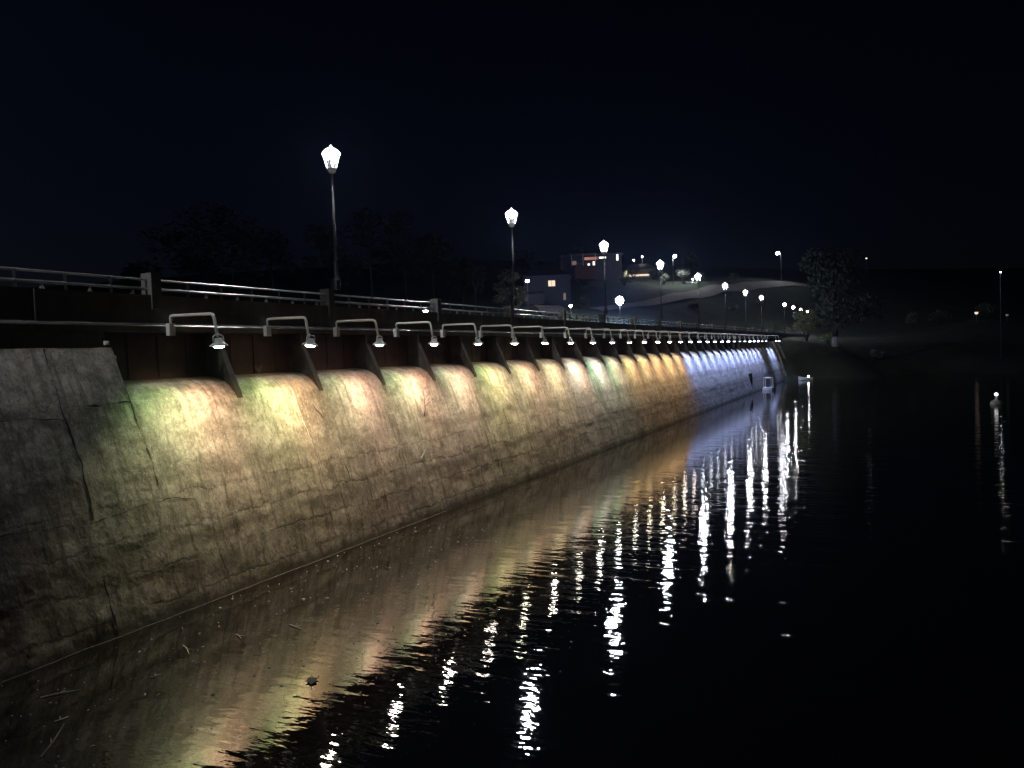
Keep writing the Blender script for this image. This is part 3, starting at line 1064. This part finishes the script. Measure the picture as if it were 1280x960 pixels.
def make_tree(name, label, cat, loc, h, crown_r, mat, seed, group=None, n=70, leaf=0.28, trunk_r=0.22, spread=1.0, white=False, low=0.35):
    rng = random.Random(seed)
    t = thing(name, label, cat, loc, 0, group)
    tk = MB()
    top = Vector((rng.uniform(-0.4, 0.4), rng.uniform(-0.4, 0.4), h * 0.72))
    mid = Vector((rng.uniform(-0.3, 0.3), rng.uniform(-0.3, 0.3), h * 0.36))
    tk.tube([(0, 0, -0.4), (0, 0, 0.15), mid, top], [trunk_r * 1.5, trunk_r * 1.1, trunk_r * 0.8, trunk_r * 0.25], 8)
    cs, rs = [], []
    for i in range(11):
        a = i * 2.4 + rng.uniform(-0.4, 0.4)
        zz = h * rng.uniform(low, 0.92)
        rr = crown_r * spread * rng.uniform(0.35, 0.85) * (1.0 if zz < h * 0.7 else 0.6)
        tip = Vector((rr * math.cos(a), rr * math.sin(a), zz))
        st = mid.lerp(top, rng.uniform(0, 0.9))
        tk.tube([st, st.lerp(tip, 0.5) + Vector((0, 0, 0.2)), tip], [trunk_r * 0.4, trunk_r * 0.22, trunk_r * 0.06], 5)
        cs.append(tip)
        rs.append(crown_r * rng.uniform(0.28, 0.5))
    cs.append(top + Vector((0, 0, h * 0.15)))
    rs.append(crown_r * 0.45)
    tk.build('trunk', MAT['bark'], t, smooth=True)
    if white:
        MB().tube([(0, 0, 0.05), (0, 0, 0.2), Vector((0, 0, 0)).lerp(mid, 0.30)], [trunk_r * 1.32, trunk_r * 1.16, trunk_r * 1.04], 10).build('whitewash_band', MAT['whitewash'], t, smooth=True)
    lf = MB()
    leaves(lf, cs, rs, n, leaf, rng)
    lf.build('crown', mat, t)
    return t


def make_bush(name, label, loc, r, h, mat, seed, n=60, leaf=0.16, group=None):
    rng = random.Random(seed)
    t = thing(name, label, 'bush', loc, 0, group)
    st = MB()
    cs, rs = [], []
    for i in range(8):
        a = i * 0.785 + rng.uniform(-0.3, 0.3)
        tip = Vector((r * 0.62 * math.cos(a) * rng.uniform(0.3, 1), r * 0.62 * math.sin(a) * rng.uniform(0.3, 1), h * rng.uniform(0.35, 0.85)))
        st.tube([(0, 0, -0.2), tip * 0.5, tip], [0.06, 0.04, 0.015], 5)
        cs.append(tip)
        rs.append(r * rng.uniform(0.32, 0.5))
    st.build('stem', MAT['bark'], t)
    lf = MB()
    leaves(lf, cs, rs, n, leaf, rng)
    lf.build('foliage', mat, t)
    return t


make_tree('tree', 'big dark tree with whitewashed trunk base at the right end of the dam', 'tree', (112.0, 7.4, gz(112, 7.4)), 14.2, 6.4, MAT['leaf'], 3, n=280, leaf=0.34, trunk_r=0.45, white=True, low=0.30)
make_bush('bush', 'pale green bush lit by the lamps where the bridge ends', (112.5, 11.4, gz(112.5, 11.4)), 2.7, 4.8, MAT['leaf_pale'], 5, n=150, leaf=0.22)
make_bush('bush', 'low grey bush right of the whitewashed tree trunk', (113.5, 2.0, gz(113.5, 2.0)), 1.3, 1.6, MAT['leaf_grey'], 8)
make_bush('bush', 'low leafy bush left of the whitewashed tree trunk', (112.5, 8.4, gz(112.5, 8.4)), 1.4, 1.9, MAT['leaf_pale'], 9)
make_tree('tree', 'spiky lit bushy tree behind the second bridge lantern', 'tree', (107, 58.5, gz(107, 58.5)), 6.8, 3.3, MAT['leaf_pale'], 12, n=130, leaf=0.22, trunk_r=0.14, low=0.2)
make_bush('bush', 'grey-leaved shrub left of the tall hill streetlight pole', (157.5, 45.2, gz(157.5, 45.2)), 2.0, 2.6, MAT['leaf_grey'], 21)
make_bush('bush', 'grey-leaved shrub just right of the tall hill streetlight pole', (159, 41.2, gz(159, 41.2)), 2.0, 3.2, MAT['leaf_grey'], 22)
make_bush('bush', 'grey-leaved shrub nearest the road lamp on the hill', (162, 38.6, gz(162, 38.6)), 1.8, 2.6, MAT['leaf_grey'], 23)
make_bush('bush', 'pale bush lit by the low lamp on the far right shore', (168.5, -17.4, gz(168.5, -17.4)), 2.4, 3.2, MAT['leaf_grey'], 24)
make_bush('bush', 'dim rounded bush on the far shore, left one of the right-hand pair', (165, -4.2, gz(165, -4.2)), 1.8, 3.4, MAT['leaf_grey'], 25)
make_bush('bush', 'dim spreading bush on the far shore, right one of the right-hand pair', (167, -9.2, gz(167, -9.2)), 2.4, 2.8, MAT['leaf_grey'], 26)
HB_ = [(118, 66, 2.2, 3.0, 'bushy shrub at the left corner of the dark two-storey house'), (131, 54, 1.6, 1.8, 'low shrub right of the dark two-storey house'), (145, 60, 2.4, 2.6, 'shrub on the slope below the brick terrace'),
       (150, 52, 2.0, 2.2, 'round shrub on the slope right below the flat-roofed house'), (170, 56, 2.4, 3.0, 'shrub between the flat-roofed house and the ochre house'), (184, 55, 1.8, 2.4, 'pale shrub at the right end of the ochre house'),
       (133, 33, 1.2, 1.0, 'small dark shrub alone on the grass slope below the road'), (150, 29, 1.4, 1.2, 'dark shrub low on the grass slope behind the row of lanterns'), (176, 33, 1.6, 2.0, 'shrub on the upper verge of the hill road near its crest'), (166, 26, 1.2, 1.1, 'dark shrub on the grass slope just under the road crest'),
       (112, 48, 1.0, 1.2, 'shrub beside the driveway lamp'), (120, 50, 1.3, 1.5, 'shrub on the upper side of the driveway')]
for i, (x, y, r_, h_, lb) in enumerate(HB_):
    make_bush('bush', lb, (x, y, gz(x, y)), r_, h_, MAT['leaf_grey'] if i % 2 else MAT['leaf'], 70 + i, n=45, leaf=0.2)
for i, (x, y, h_, lb) in enumerate([(146, 74, 9, 'dark tree rising behind the dark two-storey house'), (172, 72, 8, 'dark tree right behind the flat-roofed house'), (205, 50, 7, 'dark tree on the ridge right of the ochre house'), (122, 74, 8, 'dark tree at the left end of the houses')]):
    make_tree('tree', lb, 'tree', (x, y, gz(x, y) - 0.3), h_, h_ * 0.38, MAT['leaf'], 90 + i, n=80, leaf=0.36, trunk_r=0.2)
TL = [((70, 95), 17), ((79, 100), 21), ((88, 104), 19), ((97, 103), 15), ((100, 92), 15.5), ((107, 88), 18), ((114, 85), 18.5), ((121, 83), 14), ((126, 79), 10), ((60, 92), 13)]
TLAB = ['leftmost but one dark tree behind the bridge', 'tallest dark tree left of the nearest lantern pole', 'dark tree behind the nearest lantern pole', 'dark tree just right of the nearest lantern pole', 'dark tree above the small lamp between the rails',
        'broad dark tree midway between the two nearest lanterns', 'tallest dark tree left of the second lantern', 'dark tree close left of the second lantern', 'short dark tree between the second lantern and the houses', 'leftmost dark tree on the black skyline behind the bridge']
for i, (((x, y), hh), lb) in enumerate(zip(TL, TLAB)):
    make_tree('tree', lb, 'tree', (x, y, gz(x, y) - 0.3), hh, hh * 0.36, MAT['leaf'], 40 + i, 'dark trees behind the bridge', n=90, leaf=0.5, trunk_r=0.3)

# dry grass clump at the near right
rng = random.Random(99)
t = thing('grass_clump', 'dark dry grass clump in the bottom right corner of the pond bank', 'grass clump', (-8.3, -2.1, gz(-8.3, -2.1)))
gb = MB()
for i in range(90):
    a = rng.uniform(0, 6.28)
    r0 = rng.uniform(0, 0.7)
    b = Vector((r0 * math.cos(a), r0 * math.sin(a), 0))
    ln = rng.uniform(0.7, 1.9)
    d = Vector((rng.gauss(0, 0.30), rng.gauss(0, 0.30), 1)).normalized()
    tip = b + d * ln + Vector((rng.gauss(0, 0.22), rng.gauss(0, 0.22), -0.1 * ln))
    gb.tube([b, b + d * ln * 0.55, tip], [0.007, 0.005, 0.0015], 4)
gb.build('blades', MAT['dry_grass'], t)
sd = MB()
for i in range(14):
    a = rng.uniform(0, 6.28)
    p = Vector((0.5 * math.cos(a), 0.5 * math.sin(a), rng.uniform(1.1, 1.8)))
    sd.tube([p, p + Vector((0.02, 0.03, 0.08)), p + Vector((0.03, 0.06, 0.16))], [0.004, 0.016, 0.003], 5)
sd.build('seed_head', MAT['dry_grass'], t)

# sapling growing from a crack in the wall, and a tuft on the second sill
t = thing('sapling', 'thin bare sapling rooted in a crack of the dam face', 'sapling', (9.15, float(batter(3.2)) - 0.03, 3.2))
sb = MB().tube([(0, 0.03, -0.25), (-0.02, -0.05, 0.1), (-0.10, -0.10, 0.45), (-0.22, -0.12, 0.85)], [0.016, 0.013, 0.009, 0.004], 5)
for (a, b) in (((-0.05, -0.08, 0.25), (0.22, -0.16, 0.42)), ((-0.10, -0.10, 0.45), (0.12, -0.16, 0.72)), ((-0.07, -0.09, 0.32), (-0.35, -0.14, 0.5)), ((-0.14, -0.10, 0.6), (-0.38, -0.15, 0.78))):
    sb.tube([a, b], [0.007, 0.003], 4)
sb.build('stem', MAT['leaf_dark'], t)
lf = MB()
leaves(lf, [(0.16, -0.16, 0.42), (0.1, -0.16, 0.7), (-0.33, -0.14, 0.5), (-0.2, -0.12, 0.85)], [0.12] * 4, 9, 0.035, random.Random(3))
lf.build('leaf', MAT['leaf_dark'], t)
t = thing('weed_tuft', 'tiny weed tuft standing on the sill of the second lit bay', 'weed', (3.02, 15.22, 4.785))
wt = MB()
for i in range(16):
    a = i * 2.4
    wt.tube([(0, 0, 0), (0.04 * math.cos(a), 0.04 * math.sin(a), 0.10), (0.10 * math.cos(a), 0.10 * math.sin(a), 0.15 + 0.06 * (i % 3))], [0.008, 0.006, 0.002], 4)
wt.build('blades', MAT['leaf_grey'], t)
t = MB().box((0, 0, 0), (0.04, 0.02, 0.34)).build('feather', MAT['white_paint'])
t.location = (8.35, float(batter(1.95)) - 0.07, 1.95)
t.rotation_euler = (0.2, 0.6, 0.1)
tag(t, 'white feather caught on the dam face below the sapling', 'feather')
# small fittings left of the first bay
t = thing('wall_light', 'small round white fitting inside the left edge of the first bay', 'wall light', (-1.32, 15.15, 5.30))
MB().lathe([(0.05, -0.04), (0.075, 0.0), (0.06, 0.05)], n=10).build('globe', MAT['pale_paint'], t, smooth=True)
MB().box((-0.06, 0.10, 0.02), (0.06, 0.18, 0.05)).build('bracket', MAT['galv_post'], t)
t = MB().box((0, 0, 0), (0.09, 0.07, 0.09)).tube([(0, -0.03, 0), (0, -0.07, 0.0)], 0.025, 8).build('junction_box', MAT['pale_paint'])
t.location = (-1.62, 14.93, 5.62)
tag(t, 'tiny pale junction box on top of the plain left wall', 'junction box')

# ================================================================== things on the water
t = thing('boat', 'small white boat moored at the right end of the dam', 'boat', (99.2, 10.4, 0.0), R(96))
hull = MB()
st = []
for i, (x, hw, zt) in enumerate(((-0.85, 0.30, 0.36), (-0.5, 0.42, 0.36), (0, 0.46, 0.38), (0.5, 0.34, 0.44), (0.85, 0.12, 0.54), (0.98, 0.01, 0.60))):
    st.append(len(hull.v))
    hull.v += [(x, -hw, zt), (x, -hw * 0.8, 0.05), (x, 0, -0.10), (x, hw * 0.8, 0.05), (x, hw, zt), (x, hw - 0.05 * min(1, hw * 5), zt), (x, 0, 0.12), (x, -hw + 0.05 * min(1, hw * 5), zt)]
for a, b in zip(st[:-1], st[1:]):
    for k in range(8):
        hull.f.append((a + k, a + (k + 1) % 8, b + (k + 1) % 8, b + k))
hull.f.append(tuple(range(8)))
hull.build('hull', MAT['pale_paint'], t)
MB().box((-0.1, 0, 0.30), (0.22, 0.80, 0.04)).box((-0.62, 0, 0.30), (0.2, 0.68, 0.04)).build('seat', MAT['white_paint'], t)

MB().tube([(-0.3, 0, 0.1), (-0.3, 0, 0.5)], 0.02, 6).build('added_lamp_post', MAT['white_paint'], t)  # short stand for the added hull lamp
MB().lathe([(0.03, -0.06), (0.09, -0.03), (0.09, 0.06), (0.04, 0.10)], (-0.3, 0, 0.55), 10).build('added_lamp', glow('added_boat_lamp', (1, 0.97, 0.92), 45.0), t, smooth=True)  # lamp added to make the white hull look bright
t = thing('pontoon', 'small floating platform with a white frame by the blue-lit wall', 'pontoon', (77.0, 13.0 - 0.7, 0.0), 0)
MB().box((0, 0, 0.12), (1.9, 1.0, 0.36)).build('float', MAT['white_paint'], t)
fr = MB()
for sx in (-0.7, 0.7):
    for sy in (-0.4, 0.4):
        fr.tube([(sx, sy, 0.3), (sx, sy, 1.35)], 0.035, 6)
for sy in (-0.4, 0.4):
    fr.tube([(-0.75, sy, 1.36), (0.75, sy, 1.36)], 0.04, 6)
for sx in (-0.7, 0.7):
    fr.tube([(sx, -0.4, 1.36), (sx, 0.4, 1.36)], 0.04, 6)
fr.build('frame', MAT['white_paint'], t)
MB().box((0.05, 0.05, 0.72), (0.34, 0.34, 0.84)).tube([(0.05, 0.05, 1.1), (0.05, 0.05, 1.3)], 0.07, 8).build('pump', MAT['dark_steel'], t)
t = thing('drum', 'dark drum floating against the right side of the white-framed platform', 'drum', (78.6, 12.0, 0.0))
MB().lathe([(0.26, -0.3), (0.28, -0.28), (0.28, 0.05), (0.30, 0.07), (0.28, 0.09), (0.28, 0.5), (0.24, 0.55)], n=14).build('shell', MAT['dark_steel'], t, smooth=True)

t = thing('buoy', 'white lit buoy floating on the black water at far right', 'buoy', (55.5, -7.1, 0.0))
MB().lathe([(0.05, -0.3), (0.34, -0.18), (0.42, 0.02), (0.34, 0.2), (0.10, 0.32), (0.06, 0.62)], n=16).build('float', MAT['white_paint'], t, smooth=True)
MB().lathe([(0.06, 0.0), (0.13, 0.05), (0.13, 0.17), (0.05, 0.24)], (0, 0, 0.62), 12).build('lamp', glow('buoy_lamp', (1, 0.96, 0.9), 2.0), t, smooth=True)

# floating leaf, twigs and scum
t = MB()
pts = [(-0.14, 0, 0.012), (-0.06, 0.05, 0.02), (-0.03, 0.11, 0.03), (0.02, 0.06, 0.02), (0.08, 0.09, 0.03), (0.16, 0.01, 0.015), (0.08, -0.04, 0.02), (0.06, -0.10, 0.03), (0.0, -0.05, 0.015), (-0.05, -0.08, 0.03)]
t.add(pts + [(x, y, z + 0.006) for x, y, z in pts], [tuple(range(10)), tuple(range(19, 9, -1))] + [(i, (i + 1) % 10, 10 + (i + 1) % 10, 10 + i) for i in range(10)])
t.tube([(-0.14, 0, 0.012), (-0.24, -0.02, 0.02)], 0.005, 4)
o = t.build('leaf', MAT['leaf_dark'])
o.location = (-3.19, 8.31, 0.0)
o.rotation_euler = (0, 0, 0.6)
tag(o, 'dark curled leaf floating in the peach reflection', 'leaf')
TW = [((-5.05, 11.75), 0.55, 0.35, 'pale forked twig floating near the left foot of the dam'), ((-6.2, 10.15), 0.42, 1.2, 'pale twig sticking up at the bottom left of the water'),
      ((-3.0, 11.35), 0.55, -1.1, 'long pale twig floating level in the dark water near the wall'), ((-4.0, 10.9), 0.18, 0.6, 'short pale twig on the dark water left of the reflections'),
      ((-2.15, 10.95), 0.30, -1.0, 'pale twig with a knot on the brown reflection'), ((-1.35, 10.3), 0.40, -0.8, 'pale bent twig floating in the brown reflection'), ((-5.6, 10.9), 0.2, 0.9, 'tiny bent twig near the bottom left corner')]
for (p, ln, a, lb) in TW:
    rr = random.Random(int(ln * 1000))
    t = MB()
    up_ = 0.10 if 'sticking' in lb else 0.0
    t.tube([(-ln / 2, 0, 0.012), (-ln * 0.1, rr.uniform(-0.03, 0.03), 0.02 + up_), (ln / 2, rr.uniform(-0.03, 0.03), 0.014 + up_ * 2.4)], [0.011, 0.010, 0.004], 5)
    t.tube([(-ln * 0.1, 0, 0.02 + up_), (ln * 0.12, 0.09, 0.02 + up_)], [0.006, 0.003], 4)
    o = t.build('twig', MAT['wood'])
    o.location = (p[0], p[1], 0)
    o.rotation_euler = (0, 0, a - 1.0)
    tag(o, lb, 'twig', 'twigs floating by the dam')
rng = random.Random(5)
sc = MB()
for i in range(520):
    x = rng.uniform(-7, 7)
    y = 13.0 - abs(rng.gauss(0, 3.2)) - max(0, 0)
    if rng.random() < 0.35:
        x = -1 + rng.gauss(0, 1.6)
        y = 8.3 + rng.gauss(0, 1.2)
    if y < 3:
        continue
    s = rng.uniform(0.004, 0.014) * (1.6 if rng.random() < 0.08 else 1)
    a = rng.uniform(0, 6.28)
    l = s * rng.uniform(1.0, 3.0)
    c, n_ = math.cos(a), math.sin(a)
    sc.add([(x - l * c, y - l * n_, 0.006), (x + s * n_, y - s * c, 0.006), (x + l * c, y + l * n_, 0.008), (x - s * n_, y + s * c, 0.006), (x, y, 0.006 + s)], [(0, 1, 4), (1, 2, 4), (2, 3, 4), (3, 0, 4), (3, 2, 1, 0)])
o = sc.build('floating_specks', MAT['pale_paint'])
tag(o, 'pale specks of floating debris scattered over the water by the wall', 'debris', kind='stuff')

# ================================================================== thin scattering volume added to imitate the glow around the lamps
def haze_mat():
    m = bpy.data.materials.new('glow_haze')
    m.use_nodes = True
    t = m.node_tree
    for nd in list(t.nodes):
        if nd.type != 'OUTPUT_MATERIAL':
            t.nodes.remove(nd)
    out = [n for n in t.nodes if n.type == 'OUTPUT_MATERIAL'][0]
    v = t.nodes.new('ShaderNodeVolumePrincipled')
    v.inputs['Color'].default_value = (0.45, 0.58, 1.0, 1)
    v.inputs['Density'].default_value = HAZE
    v.inputs['Anisotropy'].default_value = 0.75
    t.links.new(v.outputs[0], out.inputs['Volume'])
    return m


HAZE = 0.00016
o = MB().box((400, 0, 24), (1700, 1900, 60)).build('added_haze', haze_mat())
tag(o, kind='stuff')
